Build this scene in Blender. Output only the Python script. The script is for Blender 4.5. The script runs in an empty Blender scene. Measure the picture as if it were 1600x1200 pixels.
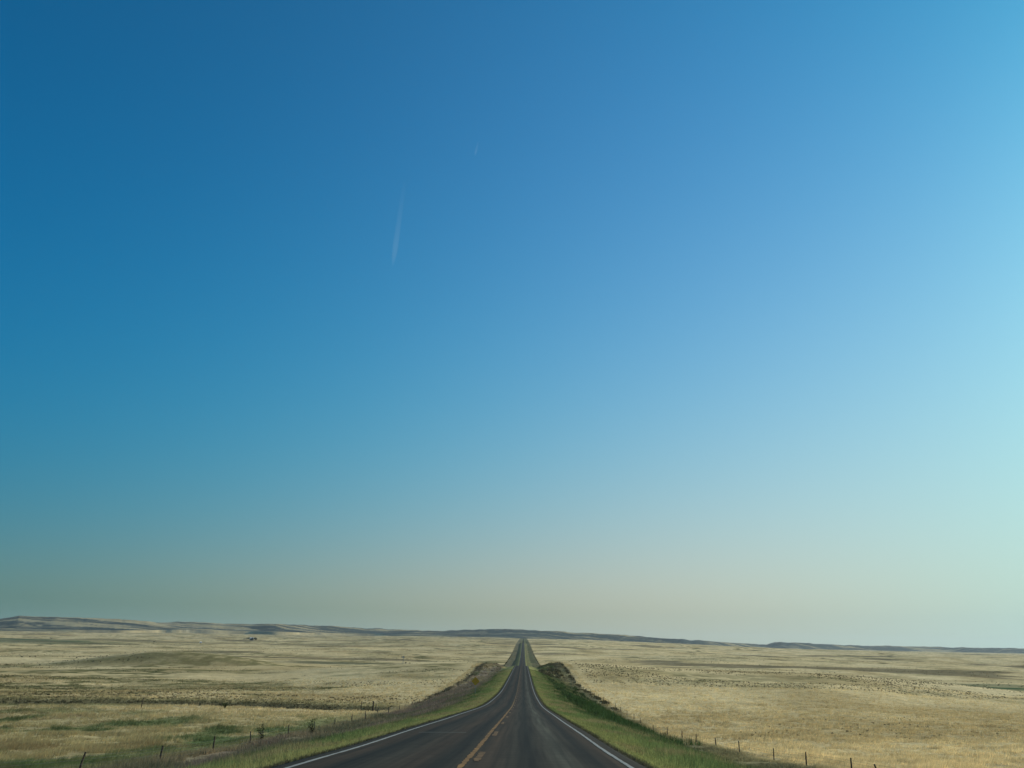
import bpy, bmesh, math, random
import numpy as np
from mathutils import Matrix, Vector

rng = np.random.default_rng(11)
random.seed(5)
scene = bpy.context.scene
COL = scene.collection
CAM_H = 1.5                       # eye height over the road in the car

# ------------------------------------------------------------------ camera maths
FOC, PW, PH = 1202.0, 1600.0, 1200.0
PITCH, ROLL, YAW = math.radians(18.55), math.radians(1.1), math.radians(1.1634)
ROT = Matrix.Rotation(YAW, 3, 'Z') @ Matrix.Rotation(math.pi/2 + PITCH, 3, 'X') @ Matrix.Rotation(ROLL, 3, 'Z')
def ray(px, py):
    return (ROT @ Vector(((px-PW/2)/FOC, -(py-PH/2)/FOC, -1.0))).normalized()
def slope_u(px, py=1040):
    d = ray(px, py); return d.x/d.y

# ------------------------------------------------------------------ noise helpers
def _hash(ix, iy, seed):
    h = (ix.astype(np.int64)*374761393 + iy.astype(np.int64)*668265263 + seed*1442695041) & 0xFFFFFFFF
    h = ((h ^ (h >> 13))*1274126177) & 0xFFFFFFFF
    h = (h ^ (h >> 16)) & 0xFFFFFF
    return h/float(0xFFFFFF)
def vnoise(x, y, seed=0):
    ix, iy = np.floor(x), np.floor(y)
    fx, fy = x-ix, y-iy
    fx = fx*fx*fx*(fx*(fx*6-15)+10); fy = fy*fy*fy*(fy*(fy*6-15)+10)
    a, b = _hash(ix, iy, seed), _hash(ix+1, iy, seed)
    c, d = _hash(ix, iy+1, seed), _hash(ix+1, iy+1, seed)
    return (a+(b-a)*fx)*(1-fy) + (c+(d-c)*fx)*fy
def fbm(x, y, seed=0, octv=4):
    s = 0.0; a = .5; t = 0.0
    for k in range(octv):
        s = s + a*vnoise(x*2**k + 17.3*k, y*2**k - 9.1*k, seed+k); t += a; a *= .5
    return s/t
def sst(a, b, x):
    t = np.clip((x-a)/(b-a), 0, 1); return t*t*(3-2*t)
def pchip(xs, ys, x):
    xs = np.array(xs, float); ys = np.array(ys, float)
    h = np.diff(xs); dl = np.diff(ys)/h; m = np.zeros_like(ys)
    for i in range(1, len(xs)-1):
        if dl[i-1]*dl[i] > 0:
            w1 = 2*h[i]+h[i-1]; w2 = h[i]+2*h[i-1]
            m[i] = (w1+w2)/(w1/dl[i-1]+w2/dl[i])
    m[0] = dl[0]; m[-1] = dl[-1]
    x = np.clip(x, xs[0], xs[-1])
    k = np.clip(np.searchsorted(xs, x, side='right')-1, 0, len(xs)-2)
    t = (x-xs[k])/h[k]
    return ((2*t**3-3*t**2+1)*ys[k] + (t**3-2*t**2+t)*h[k]*m[k]
            + (-2*t**3+3*t**2)*ys[k+1] + (t**3-t**2)*h[k]*m[k+1])

# ------------------------------------------------------------------ the land
XR = -1.15                        # road centre line
ROAD = ([-400, 0, 17, 25, 35, 57, 120, 200, 330, 440, 520, 600, 700, 800, 900, 1000, 1300, 1730, 2400, 2770, 2900, 3100, 4500, 16000],
        [6, -1.55, -2.48, -2.99, -3.57, -4.88, -8.28, -10.7, -12.05, -13.0, -14.1, -17.3, -21.6, -24.3, -25.0, -25.3, -24.6, -20.6, -8.2, -2.4, -1.6, -4.5, 14, 40])
def road_z(Y): return pchip(ROAD[0], ROAD[1], Y) + CAM_H
NU = np.array([-.95, -.68, -.35, -.07, .07, .35, .68, .95])
NY = [0, 30, 60, 90, 130, 180, 250, 370, 420, 500, 560, 700, 1000, 1600, 2500, 3200, 5000, 7000, 16000]
NZ = np.array([
 [-3.5, -3.5, -3.5, -3.2, -4, -4.5, -4.5, -4.5], [-6.5, -6.5, -6.4, -6, -6.5, -6.8, -6.5, -6.5],
 [-9, -9, -9, -8.5, -9.2, -9.2, -9, -9], [-11, -11, -11, -10.5, -11.5, -11.5, -11.3, -11],
 [-12.8, -12.8, -13, -13, -14.5, -14, -13.5, -13], [-14.5, -14.5, -15, -15.3, -17.5, -16.5, -15.5, -15],
 [-17.5, -17.5, -17.5, -17, -17.8, -17.5, -17.5, -17.5], [-20.5, -20.5, -20.5, -16.5, -17, -18.6, -21, -22],
 [-20.5, -20.5, -20.5, -16.0, -14.7, -17.9, -23, -24], [-21.5, -21.5, -20.2, -13.9, -12.3, -16.4, -25.6, -27],
 [-23, -23, -21.5, -14.3, -12.6, -18.2, -27.6, -28.5], [-26, -26, -23, -24, -25, -26, -29, -30],
 [-29, -29, -27, -28, -28, -28, -30, -30], [-27, -27, -25, -25, -24, -27, -29, -29],
 [-20, -20, -18, -9, -9, -20, -25, -25], [-13, -13, -12, 0, 0, -16, -24, -24],
 [6, 6, 7, 20, 18, -12, -22, -22], [20, 20, 22, 32, 28, -15, -22, -22], [30, 30, 32, 34, 32, -15, -22, -22]]) + CAM_H
def natural(X, Y):
    Yc = np.clip(Y, 0, 15999)
    u = np.clip(X/np.maximum(Yc, 60), -.949, .949)
    cols = [pchip(NY, NZ[:, k], Yc) for k in range(8)]
    cols = np.stack(cols, -1)
    k = np.clip(np.searchsorted(NU, u, side='right')-1, 0, 6)
    t = (u-NU[k])/(NU[k+1]-NU[k]); t = t*t*(3-2*t)*.6 + t*.4
    idx = np.arange(X.size)
    z = cols[idx, k]*(1-t) + cols[idx, k+1]*t
    d = np.abs(X-XR)
    far = sst(700, 2600, Y)
    z = z + (fbm(X/230, Y/230, 3, 4)-.5)*(7.5+4*far)*sst(30, 160, d)*sst(70, 350, Y)
    z = z + (fbm(X/700, Y/500, 8, 3)-.5)*22*far*sst(100, 700, d)*(1-.75*sst(3800, 5200, Y))
    z = z + (fbm(X/38, Y/38, 5, 3)-.5)*1.1*sst(12, 45, d)
    z = z + (fbm(X/5, Y/5, 6, 2)-.5)*.25*sst(6, 16, d)
    # mound in the left pasture, small rises beyond
    z = z + 10.5*np.exp(-((X+300)/85)**2-((Y-690)/48)**2) + 4*np.exp(-((X+520)/120)**2-((Y-820)/50)**2)
    # brushy gully across the left pasture
    gy = gully_y(X)
    z = z - 2.2*np.exp(-((Y-gy)/7.5)**2)*sst(-24, -44, X)
    return z
def pinch(Y): return 1 + .16*sst(215, 370, Y)+ .10*sst(560, 800, Y)
def gully_y(X): return 207 + (X+35)*.34 + 5*np.sin(X/17.0)
def height(X, Y):
    X = np.atleast_1d(np.asarray(X, float)); Y = np.atleast_1d(np.asarray(Y, float))
    sh = X.shape; X = X.ravel(); Y = Y.ravel()
    d = np.abs(X-XR); rz = road_z(Y); N = natural(X, Y)
    d = np.where(d > 8, 8+(d-8)*(1+(pinch(Y)-1)*1.35), d)
    ditch = rz - .04 - np.clip((d-4.0)*.205, 0, 1.2)
    up = np.clip(d-8.5, 0, None)
    cut = np.minimum(np.clip(N-ditch, 0, None), up*.15 + up*up*.0075)
    fill = np.minimum(np.clip(ditch-N, 0, None), np.clip(d-10.0, 0, None)*np.where(X > XR, .34, .245))
    wob = (fbm(X/9, Y/14, 21, 4)-.5)*(.6+1.1*sst(250, 350, Y))*sst(8.5, 14, d)
    z = ditch + cut - fill + wob
    z = np.where(d > 34, N, z + (N-z)*sst(26, 34, d))
    z = np.where(d < 4.0, rz - .12 - .00006*np.abs(Y) - .25*sst(900, 3000, Y), z)
    z = np.where(Y > 3000, z*(1-sst(3000, 3300, Y)) + N*sst(3000, 3300, Y), z)
    return z.reshape(sh)
def H1(x, y): return float(height(x, y)[0])
def hit(px, py, y0=12, y1=9000):
    d = ray(px, py); Y = np.geomspace(y0, y1, 6000)
    X = Y*d.x/d.y; Z = CAM_H + Y*d.z/d.y
    below = np.nonzero(Z < height(X, Y))[0]
    i = below[0] if len(below) else len(Y)-1
    return float(X[i]), float(Y[i])

# ------------------------------------------------------------------ land colours (albedo)
def C(r, g, b): return np.array([r, g, b])
def mixc(a, b, t): return a + (b-a)*np.asarray(t)[:, None]
TAN, TAN2, TAN3 = C(.605, .482, .262), C(.475, .368, .188), C(.665, .54, .305)
OLIVE, BRUSH, GREEN = C(.135, .13, .058), C(.10, .088, .055), C(.075, .11, .042)
BRIGHT, YGREEN, BROWN = C(.16, .20, .075), C(.33, .31, .125), C(.215, .17, .128)
def albedo(X, Y):
    X = np.asarray(X, float); Y = np.asarray(Y, float); n = X.size
    d = np.abs(X-XR); left = X < XR
    d = np.where(d > 8, 8+(d-8)*(1+(pinch(Y)-1)*1.35), d)
    c = np.tile(TAN, (n, 1))
    c = mixc(c, TAN2, sst(.42, .68, fbm(X/55, Y/90, 31, 4)))
    c = mixc(c, TAN3, sst(.5, .72, fbm(X/90, Y/160, 32, 4))*.8)
    c = c*np.where(left, .87, 1.0)[:, None]  # left fields darkened in the colour for dimmer sky light and vignette
    # pasture close on the left: browner, with green and rust patches
    near = sst(XR-24, XR-34, X)*(1-sst(120, 190, Y))
    c = mixc(c, C(.33, .275, .135), near*.75)
    c = mixc(c, C(.265, .20, .10), near*sst(.5, .66, fbm(X/16, Y/20, 33, 4))*.7)
    c = mixc(c, GREEN*1.1, near*sst(.53, .66, fbm(X/10, Y/22, 34, 4))*.85)
    c = mixc(c, C(.095, .145, .055), near*(1-sst(32, 40, d+(fbm(X/5, Y/9, 38, 3)-.5)*16))*.85)
    # olive / sage patches on the slopes
    g = np.maximum(sst(150, 300, Y)*left, sst(300, 420, Y)*(~left))*sst(30, 60, d)
    rag = sst(.36, .60, fbm(X/7+9, Y/9, 44, 4))
    fade = np.where(left, .92, .5)*(1-.35*sst(600, 1000, Y))
    c = mixc(c, OLIVE, g*sst(.535, .65, fbm(X/130, Y/85, 35, 5))*fade*(.35+.65*rag))
    c = mixc(c, OLIVE*.9, g*sst(.60, .66, fbm(X/45, Y/60, 41, 4))*fade*rag)
    far = sst(500, 1100, Y)
    rid = 1-np.abs(fbm(X/420, Y/260, 36, 4)-.5)*2
    c = mixc(c, OLIVE*.85, far*sst(.965, .988, rid)*.8)
    c = mixc(c, BRUSH, far*sst(.63, .70, fbm(X/260, Y/150, 37, 4))*.7)
    # gully and its brush, the mound's weedy face
    gy = gully_y(X)
    c = mixc(c, BRUSH*.72, sst(-28, -38, X)*np.exp(-((Y-gy-5)/12.0)**4)*.95*sst(-330, -240, X))
    c = mixc(c, OLIVE*1.2, sst(-28, -38, X)*np.exp(-((Y-gy-22)/14.0)**2)*.55)
    c = mixc(c, GREEN, sst(-75, -90, X)*np.exp(-((Y-gy+14)/9.0)**2)*.55)
    c = mixc(c, C(.19, .16, .075), np.exp(-((X+300)/75)**4-((Y-645)/38)**4)*.8)
    # hay meadows far off
    c = mixc(c, C(.065, .105, .06), sst(-900, -1150, X)*sst(1780, 1850, Y)*(1-sst(2080, 2160, Y))*(.45+.5*sst(.35, .6, fbm(X/120, Y/60, 45, 3))))
    c = mixc(c, C(.05, .10, .05), sst(295, 350, X)*sst(545, 570, Y)*(1-sst(715, 745, Y))*(.55+.4*sst(.35, .6, fbm(X/40, Y/22, 46, 3))))
    c = mixc(c, C(.09, .10, .06), sst(-330, -260, X)*(1-sst(-110, -50, X))*sst(940, 965, Y)*(1-sst(1040, 1075, Y))*.8)
    c = mixc(c, C(.20, .17, .09), sst(-1900, -1500, X)*(1-sst(-700, -420, X))*sst(2250, 2330, Y)*(1-sst(2700, 2760, Y))*.8)
    # right-of-way strip
    e = (fbm(X/6, Y/14, 51, 4)-.5)*7
    dd = d + e*.55
    row = 1-sst(26.5, 30.5, d+e*.35)
    lw = sst(.40, .60, fbm(X/12, Y/26, 52, 4))
    rl = mixc(np.tile(BROWN, (n, 1)), GREEN*1.15, np.clip(lw*1.2-.75, 0, .6)*(1-.7*sst(230, 300, Y)))
    rl = mixc(rl, C(.30, .24, .15), sst(.52, .7, fbm(X/7, Y/18, 53, 4))*.6)
    rr = mixc(np.tile(GREEN*1.05, (n, 1)), C(.215, .19, .11), np.clip(sst(18, 26, dd)*.9, 0, 1))
    rr = mixc(rr, C(.30, .26, .13), sst(.52, .66, fbm(X/6, Y/13, 54, 4))*.6*sst(10, 18, d))
    # bare brown shoulders of the cuts
    cutz = sst(250, 330, Y)*sst(11, 17, d)
    rl = mixc(rl, C(.29, .235, .165), cutz*.75)
    rl = mixc(rl, C(.34, .285, .16), sst(.5, .62, fbm(X/5, Y/16, 57, 4))*cutz*.6)
    rl = mixc(rl, GREEN*1.3, sst(.55, .66, fbm(X/6, Y/22, 58, 4))*cutz*.6)
    strip = np.where(left[:, None], rl, rr)
    strip = mixc(strip, GREEN*1.1, 1-sst(9.5, 13.5, dd))
    strip = mixc(strip, BRIGHT*1.05, 1-sst(7.5, 10.5, dd))
    strip = mixc(strip, YGREEN, (1-sst(4.7, 7.6, dd))*np.where(left, .9, .6*sst(.42, .6, fbm(X/5, Y/30, 55, 3))+.05))
    strip = mixc(strip, C(.055, .05, .04), 1-sst(4.0, 4.5, d))
    strip = mixc(strip, C(.29, .24, .12), sst(.50, .62, fbm(X/2.6, Y/5, 56, 4))*.8*sst(4.3, 5.2, d)*(1-sst(9, 13, d)))
    strip = mixc(strip, BRUSH*.9, sst(.55, .66, fbm(X/9, Y/55, 59, 4))*.8*sst(330, 480, Y)*sst(8, 11, d))
    strip = mixc(strip, TAN2*.7, sst(.56, .66, fbm(X/7, Y/70, 60, 4))*.6*sst(330, 480, Y)*sst(6, 10, d))
    strip = mixc(strip, C(.10, .10, .062), sst(500, 800, Y)*.72*sst(4.2, 6, d))
    c = mixc(c, strip, row)
    # weeds caught along the fences
    c = mixc(c, BRUSH*.8, np.exp(-((d-28.6)/1.1)**2)*sst(190, 300, Y)*.85*sst(.38, .55, fbm(Y/14+left*50, Y*0, 62, 3)))
    # road bending away beyond the last crest
    c = mixc(c, OLIVE, np.exp(-((X-30-(Y-2900)*.12)/30)**2)*sst(2850, 2950, Y)*(1-sst(3500, 3800, Y))*.5)
    v = .88 + .24*fbm(X/3.1, Y/3.1, 61, 3)
    return c*v[:, None]

# ------------------------------------------------------------------ mesh / tagging helpers
def link(o, parent=None):
    COL.objects.link(o)
    if parent: o.parent = parent
    return o
def tag(o, label=None, cat=None, group=None, kind=None):
    if label: o['label'] = label
    if cat: o['category'] = cat
    if group: o['group'] = group
    if kind: o['kind'] = kind
    return o
def empty(name, loc, rz=0.0):
    o = bpy.data.objects.new(name, None); o.empty_display_size = .2
    o.location = loc; o.rotation_euler = (0, 0, rz); return link(o)
def raw_mesh(name, V, faces, nper, mat, colors=None, smooth=False, parent=None):
    me = bpy.data.meshes.new(name)
    V = np.asarray(V, np.float32); faces = np.asarray(faces, np.int32)
    nf = len(faces)
    me.vertices.add(len(V)); me.vertices.foreach_set('co', V.ravel())
    me.loops.add(nf*nper); me.loops.foreach_set('vertex_index', faces.ravel())
    me.polygons.add(nf)
    me.polygons.foreach_set('loop_start', np.arange(0, nf*nper, nper, dtype=np.int32))
    me.polygons.foreach_set('loop_total', np.full(nf, nper, np.int32))
    if smooth: me.polygons.foreach_set('use_smooth', np.ones(nf, bool))
    me.update(calc_edges=True)
    if colors is not None:
        at = me.color_attributes.new('tint', 'FLOAT_COLOR', 'POINT')
        c4 = np.ones((len(V), 4), np.float32); c4[:, :3] = colors
        at.data.foreach_set('color', c4.ravel())
    me.materials.append(mat)
    return link(bpy.data.objects.new(name, me), parent)
def bm_obj(name, bm, mat, parent=None, smooth=False, bevel=0):
    me = bpy.data.meshes.new(name)
    if bevel: bmesh.ops.bevel(bm, geom=list(bm.edges), offset=bevel, segments=1, affect='EDGES')
    bmesh.ops.recalc_face_normals(bm, faces=bm.faces)
    bm.to_mesh(me); bm.free()
    if smooth:
        for p in me.polygons: p.use_smooth = True
    me.materials.append(mat)
    return link(bpy.data.objects.new(name, me), parent)
def add_box(bm, x0, x1, y0, y1, z0, z1):
    v = [bm.verts.new((x, y, z)) for z in (z0, z1) for y in (y0, y1) for x in (x0, x1)]
    for f in ((0, 2, 3, 1), (4, 5, 7, 6), (0, 1, 5, 4), (2, 6, 7, 3), (0, 4, 6, 2), (1, 3, 7, 5)):
        bm.faces.new([v[i] for i in f])
def add_tube(bm, pts, rads, n=7):
    pts = [Vector(p) for p in pts]; rings = []
    for i, p in enumerate(pts):
        t = (pts[min(i+1, len(pts)-1)]-pts[max(i-1, 0)]).normalized()
        a = t.orthogonal().normalized() if abs(t.z) > .5 else t.cross(Vector((0, 0, 1))).normalized()
        b = t.cross(a)
        rings.append([bm.verts.new(p + (a*math.cos(2*math.pi*k/n) + b*math.sin(2*math.pi*k/n))*rads[i]) for k in range(n)])
    for r0, r1 in zip(rings, rings[1:]):
        for k in range(n): bm.faces.new((r0[k], r0[(k+1) % n], r1[(k+1) % n], r1[k]))
    bm.faces.new(rings[0][::-1]); bm.faces.new(rings[-1])

# ------------------------------------------------------------------ materials
def new_mat(name):
    m = bpy.data.materials.new(name); m.use_nodes = True
    nt = m.node_tree; nt.nodes.clear(); return m, nt, nt.nodes, nt.links
def simple(name, col, rough=.8, spec=.3, metal=0, var=.25, scale=8.0):
    m, nt, N, L = new_mat(name)
    o = N.new('ShaderNodeOutputMaterial'); p = N.new('ShaderNodeBsdfPrincipled')
    tc = N.new('ShaderNodeTexCoord'); nz = N.new('ShaderNodeTexNoise'); nz.inputs['Scale'].default_value = scale
    nz.inputs['Detail'].default_value = 4
    rp = N.new('ShaderNodeValToRGB')
    rp.color_ramp.elements[0].color = (*[c*(1-var) for c in col], 1); rp.color_ramp.elements[1].color = (*[c*(1+var) for c in col], 1)
    rp.color_ramp.elements[0].position = .3; rp.color_ramp.elements[1].position = .7
    L.new(tc.outputs['Object'], nz.inputs['Vector']); L.new(nz.outputs[0], rp.inputs[0]); L.new(rp.outputs[0], p.inputs['Base Color'])
    p.inputs['Roughness'].default_value = rough; p.inputs['Specular IOR Level'].default_value = spec; p.inputs['Metallic'].default_value = metal
    L.new(p.outputs[0], o.inputs[0]); return m
def land_mat(name, fine=((1.3, .34), (.22, .25), (.035, .14)), bump=.25):
    m, nt, N, L = new_mat(name)
    o = N.new('ShaderNodeOutputMaterial'); p = N.new('ShaderNodeBsdfPrincipled')
    at = N.new('ShaderNodeAttribute'); at.attribute_name = 'tint'
    tc = N.new('ShaderNodeTexCoord'); col = at.outputs['Color']; first = None
    for sc_, amp in fine:
        nz = N.new('ShaderNodeTexNoise'); nz.inputs['Scale'].default_value = sc_; nz.inputs['Detail'].default_value = 5
        nz.inputs['Roughness'].default_value = .62
        L.new(tc.outputs['Object'], nz.inputs['Vector'])
        mr = N.new('ShaderNodeMapRange'); mr.inputs['From Min'].default_value = .28; mr.inputs['From Max'].default_value = .72
        mr.inputs['To Min'].default_value = 1-amp; mr.inputs['To Max'].default_value = 1+amp
        L.new(nz.outputs[0], mr.inputs[0])
        mu = N.new('ShaderNodeVectorMath'); mu.operation = 'SCALE'
        L.new(col, mu.inputs[0]); L.new(mr.outputs[0], mu.inputs['Scale']); col = mu.outputs[0]
        first = first or nz
    L.new(col, p.inputs['Base Color'])
    b = N.new('ShaderNodeBump'); b.inputs['Strength'].default_value = bump; b.inputs['Distance'].default_value = .3
    L.new(first.outputs[0], b.inputs['Height']); L.new(b.outputs[0], p.inputs['Normal'])
    p.inputs['Roughness'].default_value = 1; p.inputs['Specular IOR Level'].default_value = 0
    L.new(p.outputs[0], o.inputs[0]); return m
def blade_mat(name, trans=.35):
    m, nt, N, L = new_mat(name)
    o = N.new('ShaderNodeOutputMaterial'); at = N.new('ShaderNodeAttribute'); at.attribute_name = 'tint'
    df = N.new('ShaderNodeBsdfDiffuse'); tr = N.new('ShaderNodeBsdfTranslucent'); mx = N.new('ShaderNodeMixShader')
    mx.inputs[0].default_value = trans
    L.new(at.outputs['Color'], df.inputs[0]); L.new(at.outputs['Color'], tr.inputs[0])
    L.new(df.outputs[0], mx.inputs[1]); L.new(tr.outputs[0], mx.inputs[2]); L.new(mx.outputs[0], o.inputs[0]); return m
M_land = land_mat('prairie'); M_hill = land_mat('hillside', ((.02, .22), (.006, .2)), 0)
M_blade = blade_mat('grass blades'); M_leaf = blade_mat('leaves', .25)
M_wood = simple('weathered wood', (.06, .05, .04), .9, .1, var=.4)
M_wire = simple('fence wire', (.12, .11, .10), .5, .4, metal=.6)
M_orange = simple('orange sign face', (.75, .31, .025), .5, .3, var=.06)
M_steel = simple('galvanised steel', (.30, .31, .31), .45, .5, metal=.7)
M_bark = simple('bark', (.06, .045, .035), .9, .1)
M_white = simple('white paint', (.78, .77, .73), .6, .3, var=.06)
M_roof = simple('pale sheet roof', (.62, .64, .65), .4, .4, var=.08)
M_barn = simple('barn boards', (.16, .12, .10), .9, .1)
M_dark = simple('dark opening', (.03, .03, .03), .8, .2)
M_cow = simple('black cattle hide', (.018, .015, .013), .7, .2, scale=2)
M_cow2 = simple('red brown cattle hide', (.10, .045, .025), .7, .2, scale=2)
M_paper = simple('crumpled paper', (.8, .8, .78), .7, .2, var=.05)

def asphalt():
    m, nt, N, L = new_mat('worn asphalt')
    o = N.new('ShaderNodeOutputMaterial'); p = N.new('ShaderNodeBsdfPrincipled')
    tc = N.new('ShaderNodeTexCoord'); sp = N.new('ShaderNodeSeparateXYZ'); L.new(tc.outputs['Object'], sp.inputs[0])
    # wobble of the wheel tracks
    mw = N.new('ShaderNodeMapping'); mw.inputs['Scale'].default_value = (.2, .03, .0); L.new(tc.outputs['Object'], mw.inputs[0])
    wn = N.new('ShaderNodeTexNoise'); wn.inputs['Scale'].default_value = 1; L.new(mw.outputs[0], wn.inputs['Vector'])
    wa = N.new('ShaderNodeMath'); wa.operation = 'MULTIPLY_ADD'; wa.inputs[1].default_value = .5
    L.new(wn.outputs[0], wa.inputs[0]); L.new(sp.outputs[0], wa.inputs[2])
    mr = N.new('ShaderNodeMapRange'); mr.inputs['From Min'].default_value = XR-4.3+.25; mr.inputs['From Max'].default_value = XR+4.3+.25
    L.new(wa.outputs[0], mr.inputs[0])
    rp = N.new('ShaderNodeValToRGB'); cr = rp.color_ramp
    dk, md, br, lt = (.012, .012, .009), (.033, .028, .019), (.045, .031, .019), (.064, .061, .043)
    st = [(0, dk), (.075, md), (.14, br), (.19, dk), (.27, md), (.35, br), (.42, dk), (.47, md), (.53, br), (.60, md), (.655, dk), (.70, md), (.755, lt), (.80, md), (.84, dk), (.90, br), (.95, md), (1, dk)]
    cr.elements[0].position = 0; cr.elements[0].color = (*st[0][1], 1)
    cr.elements[1].position = 1; cr.elements[1].color = (*st[-1][1], 1)
    for ps, c in st[1:-1]:
        el = cr.elements.new(ps); el.color = (*c, 1)
    L.new(mr.outputs[0], rp.inputs[0])
    ms = N.new('ShaderNodeMapping'); ms.inputs['Scale'].default_value = (5.5, .06, 1); L.new(tc.outputs['Object'], ms.inputs[0])
    sn = N.new('ShaderNodeTexNoise'); sn.inputs['Scale'].default_value = 1; sn.inputs['Detail'].default_value = 6; L.new(ms.outputs[0], sn.inputs['Vector'])
    m2 = N.new('ShaderNodeMapRange'); m2.inputs['From Min'].default_value = .3; m2.inputs['From Max'].default_value = .7
    m2.inputs['To Min'].default_value = .55; m2.inputs['To Max'].default_value = 1.45; L.new(sn.outputs[0], m2.inputs[0])
    mt = N.new('ShaderNodeMapping'); mt.inputs['Scale'].default_value = (.5, 2.2, 1); L.new(tc.outputs['Object'], mt.inputs[0])
    gn = N.new('ShaderNodeTexNoise'); gn.inputs['Scale'].default_value = 3.0; gn.inputs['Detail'].default_value = 8; L.new(mt.outputs[0], gn.inputs['Vector'])
    m3 = N.new('ShaderNodeMapRange'); m3.inputs['From Min'].default_value = .3; m3.inputs['From Max'].default_value = .7
    m3.inputs['To Min'].default_value = .75; m3.inputs['To Max'].default_value = 1.25; L.new(gn.outputs[0], m3.inputs[0])
    q = N.new('ShaderNodeMath'); q.operation = 'MULTIPLY'; L.new(m2.outputs[0], q.inputs[0]); L.new(m3.outputs[0], q.inputs[1])
    v = N.new('ShaderNodeVectorMath'); v.operation = 'SCALE'; L.new(rp.outputs[0], v.inputs[0]); L.new(q.outputs[0], v.inputs['Scale'])
    L.new(v.outputs[0], p.inputs['Base Color']); p.inputs['Roughness'].default_value = .85; p.inputs['Specular IOR Level'].default_value = .12
    L.new(p.outputs[0], o.inputs[0]); return m
M_asphalt = asphalt()
M_edge = simple('white road paint', (.27, .27, .245), .7, .2, var=.18, scale=2)
M_yellow2 = simple('faded yellow road paint', (.135, .075, .026), .7, .2, var=.5, scale=3)
M_yellow = simple('yellow road paint', (.20, .105, .028), .7, .2, var=.45, scale=2.5)

# ------------------------------------------------------------------ ground sheet
def angles():
    a = [0.0]
    while a[-1] < 180:
        t = a[-1]
        a.append(t + (.012 if t < .35 else .03 if t < 1.2 else .06 if t < 5 else .09 if t < 42 else 2.2))
    a = np.array(a[:-1]); return np.radians(np.concatenate([-a[:0:-1], a]))
th = angles()
rad = np.concatenate([np.geomspace(2.5, 400, 430), np.geomspace(400, 7000, 420)[1:], np.geomspace(7000, 15500, 40)[1:]])
RR, TT = np.meshgrid(rad, th, indexing='ij')
GX, GY = RR*np.sin(TT), RR*np.cos(TT)
GZ = np.empty(GX.size); GC = np.empty((GX.size, 3))
xf, yf = GX.ravel(), GY.ravel()
for s in range(0, xf.size, 200000):
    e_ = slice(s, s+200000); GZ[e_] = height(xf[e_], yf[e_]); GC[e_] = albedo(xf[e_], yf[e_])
nr, nt_ = GX.shape
V = np.concatenate([np.stack([xf, yf, GZ], 1), [[0, 0, H1(0, 0)]]])
CC = np.concatenate([GC, [[.05, .05, .045]]])
i, j = np.meshgrid(np.arange(nr-1), np.arange(nt_), indexing='ij'); j2 = (j+1) % nt_
quads = np.stack([i*nt_+j, i*nt_+j2, (i+1)*nt_+j2, (i+1)*nt_+j], -1).reshape(-1, 4)
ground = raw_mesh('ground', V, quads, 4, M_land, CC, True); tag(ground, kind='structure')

# ------------------------------------------------------------------ hills on the skyline
SKY = [(-400, 985), (-200, 975), (-60, 972), (0, 967.5), (14, 965.5), (30, 962.5), (45, 963.5), (70, 964), (130, 965.8), (180, 968), (230, 971.5), (252, 973.8), (280, 972.2), (305, 973), (330, 974.2), (375, 975.2), (392, 975.8), (430, 975.3), (470, 977), (500, 978.3), (522, 979), (545, 981), (570, 982.3), (587, 982.2), (610, 984), (650, 985.5), (690, 986.6), (705, 985.6), (722, 984.6), (745, 984.6), (766, 983.4), (800, 983.6), (822, 984.6), (850, 986.4), (870, 986.8), (900, 989), (940, 991), (976, 992.2), (985, 994), (1010, 995.5), (1040, 998.6), (1065, 999.5), (1078, 1001), (1092, 1000.6), (1120, 1003.2), (1150, 1005.5), (1180, 1007), (1198, 1007.4), (1210, 1003.7), (1232, 1004.6), (1266, 1005.8), (1272, 1007), (1310, 1008), (1350, 1009.8), (1372, 1009.3), (1420, 1010.4), (1470, 1011.6), (1490, 1013), (1503, 1012), (1540, 1013), (1600, 1013.6), (1700, 1015), (1900, 1019), (2100, 1028)]
BAS = [(-400, 990), (0, 983.5), (200, 985), (300, 984), (400, 987), (500, 989), (600, 991), (700, 994), (820, 997), (900, 1001), (1000, 1006), (1100, 1010.5), (1200, 1015.5), (1300, 1019), (1400, 1021), (1500, 1023), (1600, 1026), (2100, 1038)]
DIS = [(-400, 5600), (0, 5400), (200, 5600), (300, 6500), (430, 6800), (600, 7600), (700, 7000), (1000, 6800), (1100, 7600), (1190, 9500), (1215, 9000), (1380, 10500), (1490, 10800), (1510, 9800), (2100, 9800)]
pxs = np.linspace(-380, 2050, 1900)
def tab(T, x): T = np.array(T, float); return np.interp(x, T[:, 0], T[:, 1])
def uz(px, py):
    d = [ray(a, b) for a, b in zip(px, py)]
    return np.array([v.x/v.y for v in d]), np.array([v.z/v.y for v in d])
us, es = uz(pxs, tab(SKY, pxs) - .7 + (fbm(pxs/11.0, pxs*0+2.2, 78, 3)-.5)*1.7); _, eb = uz(pxs, tab(BAS, pxs))
D = tab(DIS, pxs)
D = np.convolve(np.pad(D, 20, 'edge'), np.ones(41)/41, 'valid')
D0 = D + (fbm(us*9, us*0+.5, 71, 2)-.5)*900
tt = np.concatenate([np.linspace(0, 1, 44), [1.04, 1.15, 1.5, 2.2, 3.2]])
HV = []; HC = []
nh = len(tt)
Wd = 1500 + 700*(fbm(us*14, us*0+3.3, 72, 3)-.5)
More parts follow.
